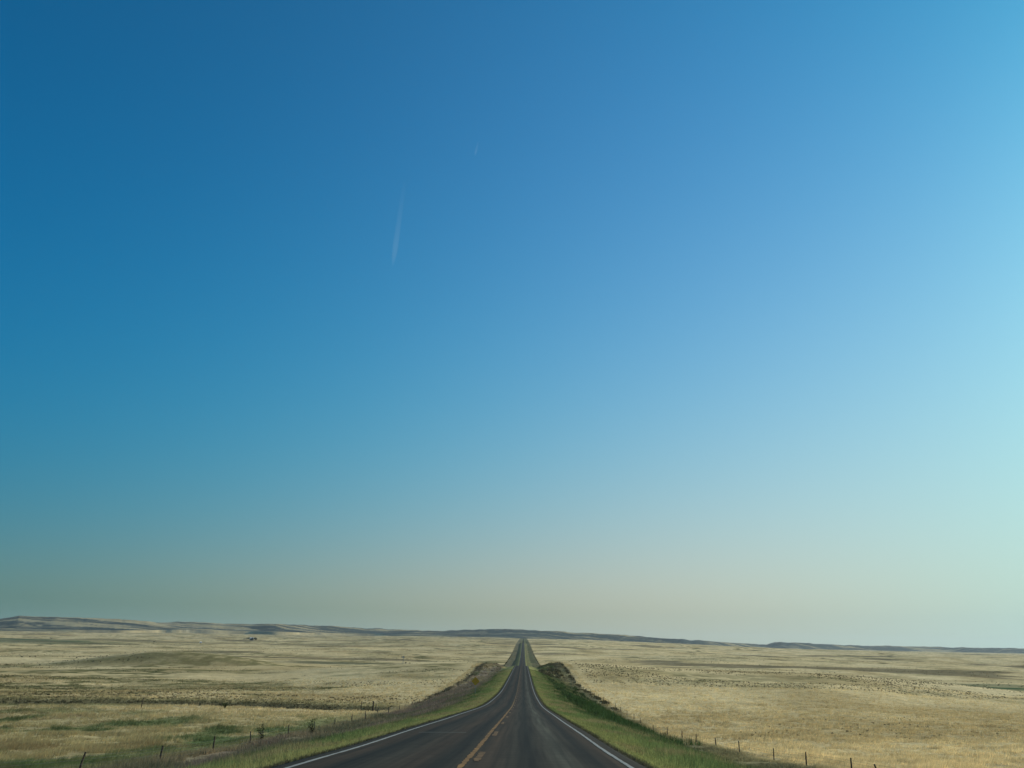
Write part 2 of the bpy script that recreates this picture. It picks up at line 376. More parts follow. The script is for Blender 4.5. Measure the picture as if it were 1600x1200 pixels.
px_dark = tab([(-400, .5), (0, .62), (14, .7), (60, .42), (200, .36), (260, .4), (400, .5), (430, .68), (520, .72), (600, .68), (660, .5), (690, .85), (760, .92), (900, .8), (1000, .92), (1060, .96), (1150, .8), (1210, 1), (1290, .95), (1360, .75), (1460, .6), (1490, .9), (1600, 1), (2100, .9)], pxs)
mesa = tab([(-400, .25), (200, .2), (420, .35), (660, .35), (700, .5), (1000, .75), (1070, .9), (1150, .5), (1205, 1), (1300, .8), (1450, .5), (1495, 1), (2100, 1)], pxs)
base_z = CAM_H + eb*D0; top_z = CAM_H + es*(D0+Wd)
for t in tt:
    Y = D0 + Wd*t; X = us*Y
    tc_ = np.clip(t, 0, 1); one = np.ones_like(us)
    soft = tc_**1.25*one; cliff = sst(.30, .85, tc_*one)
    prof = soft*(1-mesa) + cliff*mesa
    env = math.sin(math.pi*tc_)
    rill = 1-np.abs(fbm(X/520+Y/260, Y/300, 73, 4)-.5)*2
    roll_ = fbm(X/1150, Y/420, 74, 4)-.5
    f = prof + env*(roll_*.62)
    # nothing of the face may stand over the skyline
    lim_z = CAM_H + (es-.00035)*Y
    z = np.minimum(base_z + (top_z-base_z)*np.clip(f, -.05, 1.1), np.where(t < .99, lim_z, 1e6))
    if t == 0: z = base_z - 60
    if t > 1: z = top_z - (t-1)*Wd*.03
    HV.append(np.stack([X, Y, z], 1))
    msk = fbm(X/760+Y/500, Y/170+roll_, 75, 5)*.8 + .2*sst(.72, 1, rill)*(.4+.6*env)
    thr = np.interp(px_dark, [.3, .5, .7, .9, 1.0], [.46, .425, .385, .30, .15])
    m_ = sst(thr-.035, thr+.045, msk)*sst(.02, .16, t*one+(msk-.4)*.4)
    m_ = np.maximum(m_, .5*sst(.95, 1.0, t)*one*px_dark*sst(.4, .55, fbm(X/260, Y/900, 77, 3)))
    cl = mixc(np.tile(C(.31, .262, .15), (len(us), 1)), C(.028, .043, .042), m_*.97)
    cl = cl*(.72+.56*fbm(X/170, Y/75, 79, 4))[:, None]
    cl = mixc(cl, C(.25, .22, .14), sst(.60, .68, fbm(X/230, Y/60, 80, 4))*.55)
    cl = mixc(cl, C(.28, .25, .17), sst(.62, .70, fbm(X/300, Y/130, 76, 3))*.25*(pxs < 600))
    HC.append(cl)
HV = np.concatenate(HV); HC = np.concatenate(HC); nu = len(us)
i, j = np.meshgrid(np.arange(nh-1), np.arange(nu-1), indexing='ij')
hq = np.stack([i*nu+j, i*nu+j+1, (i+1)*nu+j+1, (i+1)*nu+j], -1).reshape(-1, 4)
hills = raw_mesh('hills', HV, hq, 4, M_hill, HC, True); tag(hills, kind='structure')

# ------------------------------------------------------------------ road and paint
ys = np.concatenate([np.linspace(-60, 0, 13)[:-1], np.geomspace(1, 3000, 700)-1])
def strip(name, xs_off, zoff, mat, parent=None):
    rows = []
    for k, y in enumerate(ys):
        rz = float(road_z(np.array([y]))[0])
        rows.append([(XR+x, y, rz+z+zoff) for x, z in xs_off])
    n = len(xs_off); Vv = np.array(rows).reshape(-1, 3)
    ii, jj = np.meshgrid(np.arange(len(ys)-1), np.arange(n-1), indexing='ij')
    q = np.stack([ii*n+jj, ii*n+jj+1, (ii+1)*n+jj+1, (ii+1)*n+jj], -1).reshape(-1, 4)
    return raw_mesh(name, Vv, q, 4, mat, None, True, parent)
prof = [(-4.05, -.25), (-3.97, -.02)] + [(x, .06*(1-abs(x)/4.2)-.02) for x in np.linspace(-3.9, 3.9, 11)] + [(3.97, -.02), (4.05, -.25)]
road = strip('road', prof, 0, M_asphalt); tag(road, kind='structure')
def crown(x): return .06*(1-abs(x)/4.2)-.02
def paint(name, xc, w, segs, mat, worn, step=.6):
    # painted bar with a ragged worn outline; segs = list of (y0, y1)
    Vv = []; q = []
    for (y0, y1) in segs:
        n = max(2, int((y1-y0)/max(step, y0*.012))); yy = np.linspace(y0, y1, n+1)
        wl = w/2*(1-worn*rng.random(n+1)**2); wr = w/2*(1-worn*rng.random(n+1)**2)
        rz = road_z(yy)
        for a in range(n+1):
            lift = .008 + yy[a]*.00006
            Vv += [(XR+xc-wl[a], yy[a], rz[a]+crown(xc-wl[a])+lift), (XR+xc+wr[a], yy[a], rz[a]+crown(xc+wr[a])+lift)]
            if a: b = len(Vv); q.append((b-4, b-3, b-1, b-2))
    o = raw_mesh(name, Vv, q, 4, mat); tag(o, kind='structure'); return o
YS = [(-40, 60), (60, 300), (300, 3000)]
paint('edge_line', -3.6, .12, YS, M_edge, .34, .35); paint('edge_line', 3.6, .12, YS, M_edge, .34, .35)
solid = []; y = -30.0
while y < 2900:
    ln = rng.uniform(2, 9) if y < 300 else 60
    solid.append((y, y+ln)); y += ln + (rng.uniform(.0, .25) if y < 300 else 0)
paint('centre_line', -.13, .16, [q for q in solid if q[0] < 120], M_yellow, .55, .25)
paint('centre_line', -.13, .09, [q for q in solid if q[0] >= 120], M_yellow, .55, .25)
dash = []; y = 19.3 - 12.0*4
while y < 420:
    if y < 150:
        yb = y
        while yb < y+3.3:
            l2 = rng.uniform(.5, 1.6); dash.append((yb, min(yb+l2, y+3.3))); yb += l2 + rng.uniform(.02, .18)
    else: dash.append((y, y+3.3))
    y += 12.0
paint('centre_dashes', .10, .19, dash, M_yellow2, .6, .22)
# a thin sealed joint across the left lane
jb = bmesh.new(); yj = 33.5; zj = float(road_z(np.array([yj]))[0])
vs = [jb.verts.new((XR+x, yj+dy, zj+crown(x)+.006)) for x, dy in ((-3.0, 0), (-1.1, .05), (-1.1, .18), (-3.0, .12))]
jb.faces.new(vs); tag(bm_obj('road_joint', jb, simple('pale joint sealant', (.10, .10, .08))), kind='structure')

# ------------------------------------------------------------------ grass, weeds, brush (countless)
def blades(name, X, Y, hgt, nb, width, spread, lean, cols, mat, label, cat, wind=(.0, .0), var=.12, cv=.2):
    n = len(X)
    Z = np.concatenate([height(X[s:s+100000], Y[s:s+100000]) for s in range(0, n, 100000)])
    X = np.repeat(X, nb); Y = np.repeat(Y, nb); Z = np.repeat(Z, nb); h = np.repeat(hgt, nb); w = np.repeat(width, nb); sp = np.repeat(spread, nb)
    N = len(X); a = rng.random(N)*2*np.pi; r = sp*np.sqrt(rng.random(N))
    bx, by = X+r*np.cos(a), Y+r*np.sin(a)
    h = h*rng.uniform(.55, 1.15, N); la = rng.random(N)*2*np.pi; lr = h*lean*rng.random(N)
    tx = bx+lr*np.cos(la)+wind[0]*h; ty = by+lr*np.sin(la)+wind[1]*h
    f = rng.uniform(-.9, .9, N); cx, cy = np.cos(f)*w/2, np.sin(f)*w/2
    P = np.empty((N, 3, 3))
    P[:, 0] = np.stack([bx-cx, by-cy, Z-.05], 1); P[:, 1] = np.stack([bx+cx, by+cy, Z-.05], 1); P[:, 2] = np.stack([tx, ty, Z+h*.95], 1)
    cols = cols*np.clip(1+cv*rng.standard_normal((n, 1)), .5, 1.7)
    cc = np.repeat(cols, nb, 0)*(1+var*rng.standard_normal(N)).clip(.5, 1.6)[:, None]
    o = raw_mesh(name, P.reshape(-1, 3), np.arange(N*3).reshape(-1, 3), 3, mat, np.repeat(cc, 3, 0))
    tag(o, label, cat, kind='stuff'); return o
def polar(n, r0, r1, u0, u1):
    r = np.exp(rng.uniform(math.log(r0), math.log(r1), n)); u = rng.uniform(u0, u1, n)
    return u*r, r
# pastures
X, Y = polar(230000, 38, 420, -.86, .86)
k = (np.abs(X-XR) > 27.5) & (fbm(X/2.2, Y/2.2, 81, 3) > .36); X, Y = X[k], Y[k]
sc_ = np.clip(Y/90, .8, 2.2)
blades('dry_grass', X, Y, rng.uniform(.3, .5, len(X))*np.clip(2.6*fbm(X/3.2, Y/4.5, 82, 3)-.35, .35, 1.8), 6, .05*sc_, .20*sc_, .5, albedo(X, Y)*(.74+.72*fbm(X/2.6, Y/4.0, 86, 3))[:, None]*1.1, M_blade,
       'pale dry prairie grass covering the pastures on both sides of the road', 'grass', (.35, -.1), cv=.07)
# verge grass
y_ = np.exp(rng.uniform(math.log(13), math.log(420), 120000)); s_ = np.where(rng.random(len(y_)) < .5, -1, 1)
d_ = 4.08 + 9.9*rng.random(len(y_))**1.15; x_ = XR+s_*d_
sc_ = np.clip(y_/60, .5, 2.4)
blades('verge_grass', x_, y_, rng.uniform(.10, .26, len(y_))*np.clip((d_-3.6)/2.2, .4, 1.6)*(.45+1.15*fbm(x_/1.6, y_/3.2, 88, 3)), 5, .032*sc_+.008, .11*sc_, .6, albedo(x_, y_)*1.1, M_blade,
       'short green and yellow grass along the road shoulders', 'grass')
# weeds between the verge and the fences
y_ = np.exp(rng.uniform(math.log(20), math.log(560), 90000)); s_ = np.where(rng.random(len(y_)) < .5, -1, 1)
d_ = 11.5 + 18*rng.random(len(y_)); x_ = XR+s_*d_
k = fbm(x_/2.5, y_/4, 83, 3) > .42; x_, y_ = x_[k], y_[k]; sc_ = np.clip(y_/70, .6, 2.4)
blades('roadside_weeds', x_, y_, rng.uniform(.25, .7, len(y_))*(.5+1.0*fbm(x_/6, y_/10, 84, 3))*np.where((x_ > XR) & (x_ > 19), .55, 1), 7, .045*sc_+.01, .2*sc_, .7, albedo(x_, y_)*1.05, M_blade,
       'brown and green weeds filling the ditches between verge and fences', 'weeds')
# reeds in the wet ditch on the right
n = 2600; y_ = rng.uniform(118, 215, n); x_ = XR + 17.5 + (y_-165)*-.02 + rng.normal(0, 2.4, n)*(.7+.6*np.sin(y_/9.0)**2)
blades('reeds', x_, y_, rng.uniform(.7, 1.5, n), 9, np.full(n, .10), np.full(n, .3), .4, np.tile(C(.062, .10, .036), (n, 1))*rng.uniform(.6, 1.6, (n, 1)), M_leaf,
       'tall dark green reeds in the ditch right of the road', 'reeds')
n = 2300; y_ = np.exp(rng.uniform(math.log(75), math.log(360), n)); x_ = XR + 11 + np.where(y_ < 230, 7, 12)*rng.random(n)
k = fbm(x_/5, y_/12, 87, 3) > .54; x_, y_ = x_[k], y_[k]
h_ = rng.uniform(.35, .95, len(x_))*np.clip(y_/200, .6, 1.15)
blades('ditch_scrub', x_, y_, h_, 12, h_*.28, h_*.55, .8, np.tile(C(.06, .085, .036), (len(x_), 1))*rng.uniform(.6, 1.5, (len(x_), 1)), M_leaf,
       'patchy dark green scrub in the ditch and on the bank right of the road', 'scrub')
# sagebrush specks, gully brush, weeds banked against the fences
bx, by, bh = [], [], []
def scatter(xx, yy, hh, keep): bx.append(xx[keep]); by.append(yy[keep]); bh.append(hh[keep])
n = 15000; xx, yy = polar(n, 205, 640, -.9, -.05)
scatter(xx, yy, rng.uniform(.16, .42, n), (xx < -32) & (fbm(xx/60, yy/50, 91, 4) > .57))
n = 9000; yy = rng.uniform(375, 520, n); xx = rng.uniform(31, 470, n)
scatter(xx, yy, rng.uniform(.2, .48, n), fbm(xx/50, yy/40, 92, 4) > .48)
n = 1600; xx, yy = polar(n, 60, 240, .2, .9); scatter(xx, yy, rng.uniform(.15, .4, n), (xx > 40) & (fbm(xx/30, yy/30, 95, 3) > .56))
n = 4500; xx = rng.uniform(-290, -34, n); yy = gully_y(xx)+rng.normal(5, 6, n)
scatter(xx, yy, rng.uniform(.15, .4, n), rng.random(n) < .8)
n = 2600; yy = np.exp(rng.uniform(math.log(230), math.log(1700), n)); s_ = np.where(rng.random(n) < .5, -1, 1)
scatter(XR+s_*(28.4+rng.normal(0, .5, n))/pinch(yy), yy, rng.uniform(.25, .75, n), fbm(yy/11, s_*7+yy*0, 97, 3) > .44)
n = 14000; xx, yy = polar(n, 640, 2600, -.9, .9)
scatter(xx, yy, rng.uniform(.35, .9, n), (np.abs(xx-XR) > 33) & (fbm(xx/190, yy/120, 94, 4) > .56))
n = 420; yy = rng.uniform(270, 500, n); scatter(XR-rng.uniform(12, 27, n), yy, rng.uniform(.25, .6, n), fbm(yy/9, yy/30, 96, 3) > .42)
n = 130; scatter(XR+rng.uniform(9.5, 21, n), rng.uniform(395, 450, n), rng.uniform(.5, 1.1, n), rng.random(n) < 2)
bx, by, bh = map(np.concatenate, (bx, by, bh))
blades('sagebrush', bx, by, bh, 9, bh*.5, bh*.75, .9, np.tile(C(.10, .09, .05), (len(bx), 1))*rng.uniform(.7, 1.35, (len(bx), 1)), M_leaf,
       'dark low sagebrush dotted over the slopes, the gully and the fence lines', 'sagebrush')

# ------------------------------------------------------------------ fences (posts are parts)
def fence(label, line, posts, wire_h=(.35, .65, .95, 1.15), tall=1.2, r=.075):
    x0, y0 = line[0]
    root = empty('fence', (x0, y0, H1(x0, y0))); tag(root, label, 'fence')
    o = root.location
    for (x, y, h, rr, lean) in posts:
        bm = bmesh.new(); z = H1(x, y)
        add_tube(bm, [(0, 0, -.3), (lean*.45, 0, h*.5), (lean, lean*.3, h)], [rr*1.1, rr, rr*.85], 8)
        p = bm_obj('post', bm, M_wood, root); p.location = (x-o.x, y-o.y, z-o.z)
    for wh in wire_h:
        bm = bmesh.new(); pts = [(x-o.x, y-o.y, H1(x, y)+wh-o.z) for x, y in line]
        add_tube(bm, pts, [.006]*len(pts), 4); bm_obj('wire', bm, M_wire, root)
    return root
def posts_from(pxl, X, more, tall=1.3):
    P = []
    for px in pxl:
        u = slope_u(px, 1140); y = X/u; P.append((X + rng.normal(0, .12), y, tall*rng.uniform(.92, 1.12), rng.uniform(.06, .085), rng.normal(0, .06)))
    y = max(p[1] for p in P) + 13
    while y < more: P.append((X/float(pinch(np.array(y))) + rng.normal(0, .12), y, tall*rng.uniform(.9, 1.1), .07, rng.normal(0, .05))); y += rng.uniform(11, 15)
    return P
pl = posts_from([139, 260, 337, 396, 452, 492, 524, 549, 570, 590, 605.5, 623, 642], -29.0, 575)
pl[0] = (*pl[0][:4], .22); pl[1] = (*pl[1][:4], .12)
fence('long post and wire fence along the brown weeds left of the road', [(-29.0/float(pinch(np.array(y))), y) for y in np.linspace(36, 575, 60)], pl)
prr = posts_from([1419.5, 1370, 1324, 1254.5, 1202, 1152.5, 1117.5, 1088, 1064, 1042, 1022, 1002], 27.6, 575)
prr[1] = (*prr[1][:4], -.35)
fence('long post and wire fence between the right ditch and the pale grass field', [(27.6/float(pinch(np.array(y))), y) for y in np.linspace(40, 575, 60)], prr)
cp = []
for px, Y, h, rr, ln in ((588, 196, 1.9, .08, .02), (583.5, 192, 2.2, .17, .03), (565, 191, 2.0, .09, .05), (222, 170, 2.0, .10, .2), (30, 168, 1.6, .07, .1)):
    cp.append((slope_u(px, 1095)*Y, Y, h, rr, ln))
fence('sparse cross fence with one thick corner post along the dark gully', [(c[0], c[1]) for c in cp], cp, (.5, .9, 1.2))

# ------------------------------------------------------------------ orange warning sign
sx, sy = slope_u(743, 1065)*196, 196.0
sg = empty('road_sign', (sx, sy, H1(sx, sy)), .05); tag(sg, 'orange-yellow diamond warning sign on a thin post by the left verge', 'road sign')
bm = bmesh.new(); add_box(bm, -.05, .05, -.03, .03, -.4, 3.6); bm_obj('post', bm, M_steel, sg)
def diamond(bm, r, y0, y1, ch=.08):
    pts = []
    for k in range(4):
        a = k*math.pi/2; c, s = math.cos(a), math.sin(a)
        for sgn in (-1, 1):
            pts.append((r*c*(1-ch)-sgn*s*r*ch*.9, r*s*(1-ch)+sgn*c*r*ch*.9))
    f = [bm.verts.new((x, y0, z)) for x, z in pts]; b = [bm.verts.new((x, y1, z)) for x, z in pts]
    bm.faces.new(f); bm.faces.new(b[::-1])
    for k in range(8): bm.faces.new((f[k], b[k], b[(k+1) % 8], f[(k+1) % 8]))
bm = bmesh.new(); diamond(bm, 1.0, -.06, -.035); pn = bm_obj('sign_panel', bm, M_orange, sg); pn.location = (0, 0, 2.95)

# ------------------------------------------------------------------ leafy plants
def leafcloud(n, size, fn, col, name, mat, parent, var=.3):
    P = np.array([fn() for _ in range(n)]); a = rng.normal(size=(n, 3)); a /= np.linalg.norm(a, axis=1)[:, None]
    b = rng.normal(size=(n, 3)); b -= (b*a).sum(1)[:, None]*a; b /= np.linalg.norm(b, axis=1)[:, None]
    s = size*rng.uniform(.6, 1.4, n)[:, None]
    q = np.stack([P-a*s, P-b*s*.5, P+a*s, P+b*s*.5], 1).reshape(-1, 3)
    cl = np.repeat(np.tile(np.array(col), (n, 1))*rng.uniform(1-var, 1+var, (n, 1)), 4, 0)
    return raw_mesh(name, q, np.arange(n*4).reshape(-1, 4), 4, mat, cl, False, parent)
def blob(cx, cz, rx, rz):
    lobes = [(random.uniform(-.55, .55)*rx, random.uniform(-.55, .55)*rx, cz+random.uniform(-.5, .55)*rz, random.uniform(.35, .6)) for _ in range(9)]
    def f():
        x, y, z, s = random.choice(lobes); v = Vector((random.gauss(0, 1), random.gauss(0, 1), random.gauss(0, 1))).normalized()*random.uniform(.5, 1)**.5
        return (x+v.x*rx*s, y+v.y*rx*s, z+v.z*rz*s)
    return f
def tree(label, x, y, h, w, name='tree', col=(.035, .05, .026), n=420, group=None):
    t = empty(name, (x, y, H1(x, y)-.1)); tag(t, label, 'tree', group)
    bm = bmesh.new(); add_tube(bm, [(0, 0, -.3), (.05*h, 0, h*.25), (0, .03*h, h*.6)], [h*.03, h*.022, h*.008], 7)
    for k in range(4):
        a = k*1.6+random.random(); add_tube(bm, [(.03*h, 0, h*.25), (math.cos(a)*w*.3, math.sin(a)*w*.3, h*.6)], [h*.012, h*.004], 5)
    bm_obj('trunk', bm, M_bark, t)
    leafcloud(n, h*.055, blob(0, h*.58, w*.6, h*.42), col, 'crown', M_leaf, t)
    return t
# bush in the left pasture and two tall weeds at the verge
bxy = hit(351, 1107); b = empty('bush', (*bxy, H1(*bxy))); tag(b, 'small lone green bush in the tan pasture left of the road', 'bush')
bm = bmesh.new()
for k in range(9):
    a = k*.7; add_tube(bm, [(0, 0, -.1), (math.cos(a)*.25, math.sin(a)*.2, .5), (math.cos(a)*.5, math.sin(a)*.4, 1.0)], [.025, .015, .006], 5)
bm_obj('stems', bm, M_bark, b)
def bushf():
    a = random.random()*6.28; t = random.random()**.7; return (math.cos(a)*.62*t+random.gauss(0, .09), math.sin(a)*.5*t+random.gauss(0, .09), .1+1.2*t*random.uniform(.6, 1))
leafcloud(420, .075, bushf, (.045, .065, .025), 'foliage', M_leaf, b)
def stalk(label, px, py, h, lean, Y=None):
    x, y = hit(px, py); t = empty('tall_weed', (x, y, H1(x, y))); tag(t, label, 'weed')
    bm = bmesh.new(); tips = []
    for k in range(5):
        a = k*1.3; e = (lean+math.cos(a)*.28, math.sin(a)*.22, h*(1-.13*k)); tips.append(e)
        add_tube(bm, [(0, 0, -.1), (e[0]*.35, e[1]*.4, e[2]*.5), e], [.03, .02, .008], 5)
    bm_obj('stem', bm, M_bark, t)
    def f():
        e = random.choice(tips); u = random.uniform(.12, 1); return (e[0]*u**1.2+random.gauss(0, .15), e[1]*u+random.gauss(0, .12), e[2]*u+random.gauss(0, .04))
    leafcloud(380, .07, f, (.05, .06, .03), 'leaves', M_leaf, t)
stalk('dark seeding weed standing tallest in the left ditch, nearest the camera', 410, 1159, 2.1, -.4)
stalk('dark seeding weed leaning left beside a post of the left fence', 489, 1148, 2.0, -.5)

# white scrap of litter in the right ditch
lx, ly = hit(962, 1127.5); bm = bmesh.new(); bmesh.ops.create_icosphere(bm, subdivisions=2, radius=.2)
for v in bm.verts: v.co *= random.uniform(.7, 1.25); v.co.z = v.co.z*.6+.08
lt = bm_obj('litter', bm, M_paper); lt.location = (lx, ly, H1(lx, ly)+.18); lt.scale = (1.2, 1, 1); tag(lt, 'white scrap of litter lying in the green right ditch', 'litter')

# ------------------------------------------------------------------ windmill with tank and scrub
def at(px, Y): X = slope_u(px, 1020)*Y; return X, Y
wx, wy = at(631, 985); wm = empty('windmill', (wx, wy, H1(wx, wy))); tag(wm, 'thin farm windmill on its lattice tower in the dark strip of the left pasture', 'windmill')
bm = bmesh.new(); hh = 8.2
for sx_, sy_ in ((-1, -1), (1, -1), (1, 1), (-1, 1)): add_tube(bm, [(sx_*.95, sy_*.95, -.3), (sx_*.12, sy_*.12, hh)], [.075, .06], 5)
for z0 in (1.2, 2.7, 4.2, 5.6):
    q = .95-(.83*z0/hh); q2 = .95-(.83*(z0+1.4)/hh)
    for a, b_ in (((-q, -q), (q2, -q2)), ((q, -q), (q2, q2)), ((q, q), (-q2, q2)), ((-q, q), (-q2, -q2))):
        add_tube(bm, [(*a, z0), (*b_, z0+1.4)], [.035, .035], 4)
bm_obj('tower', bm, M_steel, wm)
bm = bmesh.new()
for k in range(18):
    a = k*2*math.pi/18; c, s = math.cos(a), math.sin(a)
    p = [(c*.35-s*.05, -.3, s*.35+c*.05), (c*.35+s*.05, -.24, s*.35-c*.05), (c*1.25+s*.19, -.22, s*1.25-c*.19), (c*1.25-s*.19, -.34, s*1.25+c*.19)]
    f = [bm.verts.new(v) for v in p]; g = [bm.verts.new((v[0], v[1]+.02, v[2])) for v in p]
    bm.faces.new(f); bm.faces.new(g[::-1])
    for m in range(4): bm.faces.new((f[m], g[m], g[(m+1) % 4], f[(m+1) % 4]))
add_tube(bm, [(0, -.35, 0), (0, .3, 0)], [.14, .14], 8)
wl = bm_obj('wheel', bm, M_steel, wm); wl.location = (0, 0, hh+.1)
bm = bmesh.new(); add_box(bm, -2.7, -1.5, .0, .03, -.45, .45); add_box(bm, -1.5, 0, 0, .05, -.04, .04)
tv = bm_obj('tail_vane', bm, M_dark, wm); tv.location = (0, .1, hh+.1)
bm = bmesh.new(); add_tube(bm, [(0, 0, -.2), (0, 0, .6)], [2.2, 2.2], 20); add_tube(bm, [(0, 0, .56), (0, 0, .66)], [2.28, 2.28], 20)
tx, ty = at(637.3, 978); tk = bm_obj('stock_tank', bm, M_steel); tk.location = (tx, ty, H1(tx, ty)); tag(tk, 'round pale stock tank on the ground just right of the windmill', 'water tank')
for px, Y, h, w, lb in ((634.8, 992, 3.4, 2.0, 'narrow dark shrub tree closest to the windmill tower'), (641, 990, 2.6, 3.2, 'wider dark shrub tree right of the stock tank'), (644.5, 984, 1.6, 2.2, 'lowest dark shrub right of the windmill')):
    tree(lb, *at(px, Y), h, w, 'shrub_tree', n=200)
tree('single tiny dark tree far off in the left plain', *at(238, 2200), 6.5, 9, 'tree', n=200)
tree('lowest tiny dark bush right of the lone far tree', *at(241.5, 2200), 3.2, 6, 'tree', n=150)

# farmstead far off: shelterbelt, barn; white house further left
for px, Y, h, w, lb in ((377.5, 3000, 4.5, 14, 'low leftmost tree tailing off the far dark grove'), (381.5, 3000, 7.5, 16, 'mid height tree second from the left of the far grove'),
                        (385.5, 3000, 12, 13, 'tall tree at the left shoulder of the far grove'), (389, 2990, 8.5, 13, 'lower tree in front of the pale barn roof'),
                        (392.5, 3005, 12, 12, 'tall tree just right of the pale barn roof'), (395.3, 3000, 12.5, 12, 'tallest tree near the right end of the far grove'), (397.6, 2995, 11.5, 9, 'rightmost tree ending the far dark grove')):
    tree(lb, *at(px, Y), h, w, 'tree', (.026, .037, .022), 380)
def building(name, label, x, y, rz, L, Wd_, hw, hr, wallm, roofm, cat):
    t = empty(name, (x, y, H1(x, y)-.2), rz); tag(t, label, cat)
    bm = bmesh.new(); a = L/2; b_ = Wd_/2
    v = [bm.verts.new(p) for p in ((-a, -b_, 0), (a, -b_, 0), (a, b_, 0), (-a, b_, 0), (-a, -b_, hw), (a, -b_, hw), (a, b_, hw), (-a, b_, hw), (-a, 0, hw+hr), (a, 0, hw+hr))]
    for f in ((0, 1, 5, 4), (2, 3, 7, 6), (1, 2, 6, 9, 5), (3, 0, 4, 8, 7)): bm.faces.new([v[k] for k in f])
    bm_obj('wall', bm, wallm, t)
    bm = bmesh.new(); e = .4
    for s in (-1, 1):
        p = [(-a-e, s*(b_+e), hw-e*hr/b_), (a+e, s*(b_+e), hw-e*hr/b_), (a+e, 0, hw+hr), (-a-e, 0, hw+hr)]
        lo = [bm.verts.new((q[0], q[1], q[2]+.02)) for q in p]; up = [bm.verts.new((q[0], q[1], q[2]+.17)) for q in p]
        bm.faces.new(up); bm.faces.new(lo[::-1])
        for k in range(4): bm.faces.new((lo[k], lo[(k+1) % 4], up[(k+1) % 4], up[k]))
    bm_obj('roof', bm, roofm, t)
    bm = bmesh.new(); add_box(bm, -1.2, 1.2, -b_-.06, -b_+.05, 0, 2.6); bm_obj('door', bm, M_dark, t)
    for wx_ in (-a*.6, a*.6):
        bm = bmesh.new(); add_box(bm, wx_-.5, wx_+.5, -b_-.05, -b_+.05, 1.1, 2.3); bm_obj('window', bm, M_dark, t)
    return t
building('barn', 'pale roofed barn showing through the far dark grove of trees', *at(390.6, 3025), .3, 14, 9, 6.5, 4.2, M_barn, M_roof, 'barn')
building('house', 'tiny white house alone on the far left plain', *at(311.5, 2450), .4, 6, 4.5, 2.8, 1.6, M_white, M_white, 'house')
tree('tiny tree standing behind the white house', *at(310.2, 2470), 5, 4, 'tree', n=120)
tree('low dark bush at the left end of the right hand green meadow', *at(1478, 575), 2.6, 7, 'bush', n=220)
tree('single tiny tree at the far edge of the left green meadow', *at(75, 2240), 6, 6, 'tree', n=140)

# ------------------------------------------------------------------ cattle (body is one skinned mesh)
def cow_mesh(mat):
    J = [(0, 0, 1.0), (-.45, 0, 1.02), (.5, 0, 1.02), (.85, 0, 1.12), (1.15, 0, 1.02), (1.42, 0, .8),
         (-.6, .2, .75), (-.66, .2, .42), (-.6, .2, .02), (-.6, -.2, .75), (-.66, -.2, .42), (-.56, -.2, .02),
         (.55, .2, .7), (.57, .2, .38), (.55, .2, .02), (.55, -.2, .7), (.58, -.2, .38), (.6, -.2, .02), (-.78, 0, 1.05), (-.88, 0, .6), (1.1, .2, 1.12), (1.1, -.2, 1.12)]
    Ed = [(0, 1), (0, 2), (2, 3), (3, 4), (4, 5), (1, 6), (6, 7), (7, 8), (1, 9), (9, 10), (10, 11), (2, 12), (12, 13), (13, 14), (2, 15), (15, 16), (16, 17), (1, 18), (18, 19), (4, 20), (4, 21)]
    Rd = [.38, .34, .34, .22, .17, .11] + [.14, .08, .06]*2 + [.12, .07, .06]*2 + [.1, .03, .05, .05]
    me = bpy.data.meshes.new('cow'); me.from_pydata(J, Ed, []); me.materials.append(mat)
    o = bpy.data.objects.new('cow', me); link(o)
    sm = o.modifiers.new('Skin', 'SKIN'); me.skin_vertices.new() if not me.skin_vertices else None
    for k, r in enumerate(Rd):
        sv = me.skin_vertices[0].data[k]; sv.radius = (r, r); sv.use_root = (k == 0)
    o.modifiers.new('Sub', 'SUBSURF').levels = 1; o.modifiers['Sub'].render_levels = 1
    return o
ck, cb = cow_mesh(M_cow), cow_mesh(M_cow2)
for k, (src, px, Y, rz, lb) in enumerate(((ck, 35, 905, .3, 'black cow grazing leftmost of the three by the pale track'), (ck, 48, 870, 2.9, 'black cow grazing nearest and middle of the three in the far pasture'),
                                         (cb, 56.5, 910, -.2, 'red brown cow grazing rightmost of the three in the far pasture'), (ck, 121, 900, 1.2, 'black cow grazing alone right of the three cattle'),
                                         (cb, 174, 930, 2.0, 'red brown cow farthest right of the grazing cattle'))):
    o = src if k in (0, 2) else link(src.copy())
    x, y = at(px, Y); o.location = (x, y, H1(x, y)); o.rotation_euler = (0, 0, rz); tag(o, lb, 'cow', 'cattle grazing in the far left pasture')

# ------------------------------------------------------------------ contrails high in the sky
def vapour():
    m, nt, N, L = new_mat('ice vapour'); o = N.new('ShaderNodeOutputMaterial'); pv = N.new('ShaderNodeVolumePrincipled')
    pv.inputs['Color'].default_value = (.95, .97, 1, 1)
    at_ = N.new('ShaderNodeTexCoord'); sp = N.new('ShaderNodeSeparateXYZ'); L.new(at_.outputs['Generated'], sp.inputs[0])
    rp = N.new('ShaderNodeValToRGB'); rp.color_ramp.elements[0].position = 0; rp.color_ramp.elements[0].color = (1, 1, 1, 1)
    rp.color_ramp.elements[1].position = 1; rp.color_ramp.elements[1].color = (.1, .1, .1, 1); L.new(sp.outputs[2], rp.inputs[0])
    mu = N.new('ShaderNodeMath'); mu.operation = 'MULTIPLY'; mu.inputs[1].default_value = CON_D
    L.new(rp.outputs[0], mu.inputs[0]); L.new(mu.outputs[0], pv.inputs['Density']); L.new(pv.outputs[0], o.inputs['Volume']); return m
CON_D = .00038
M_vap = vapour()
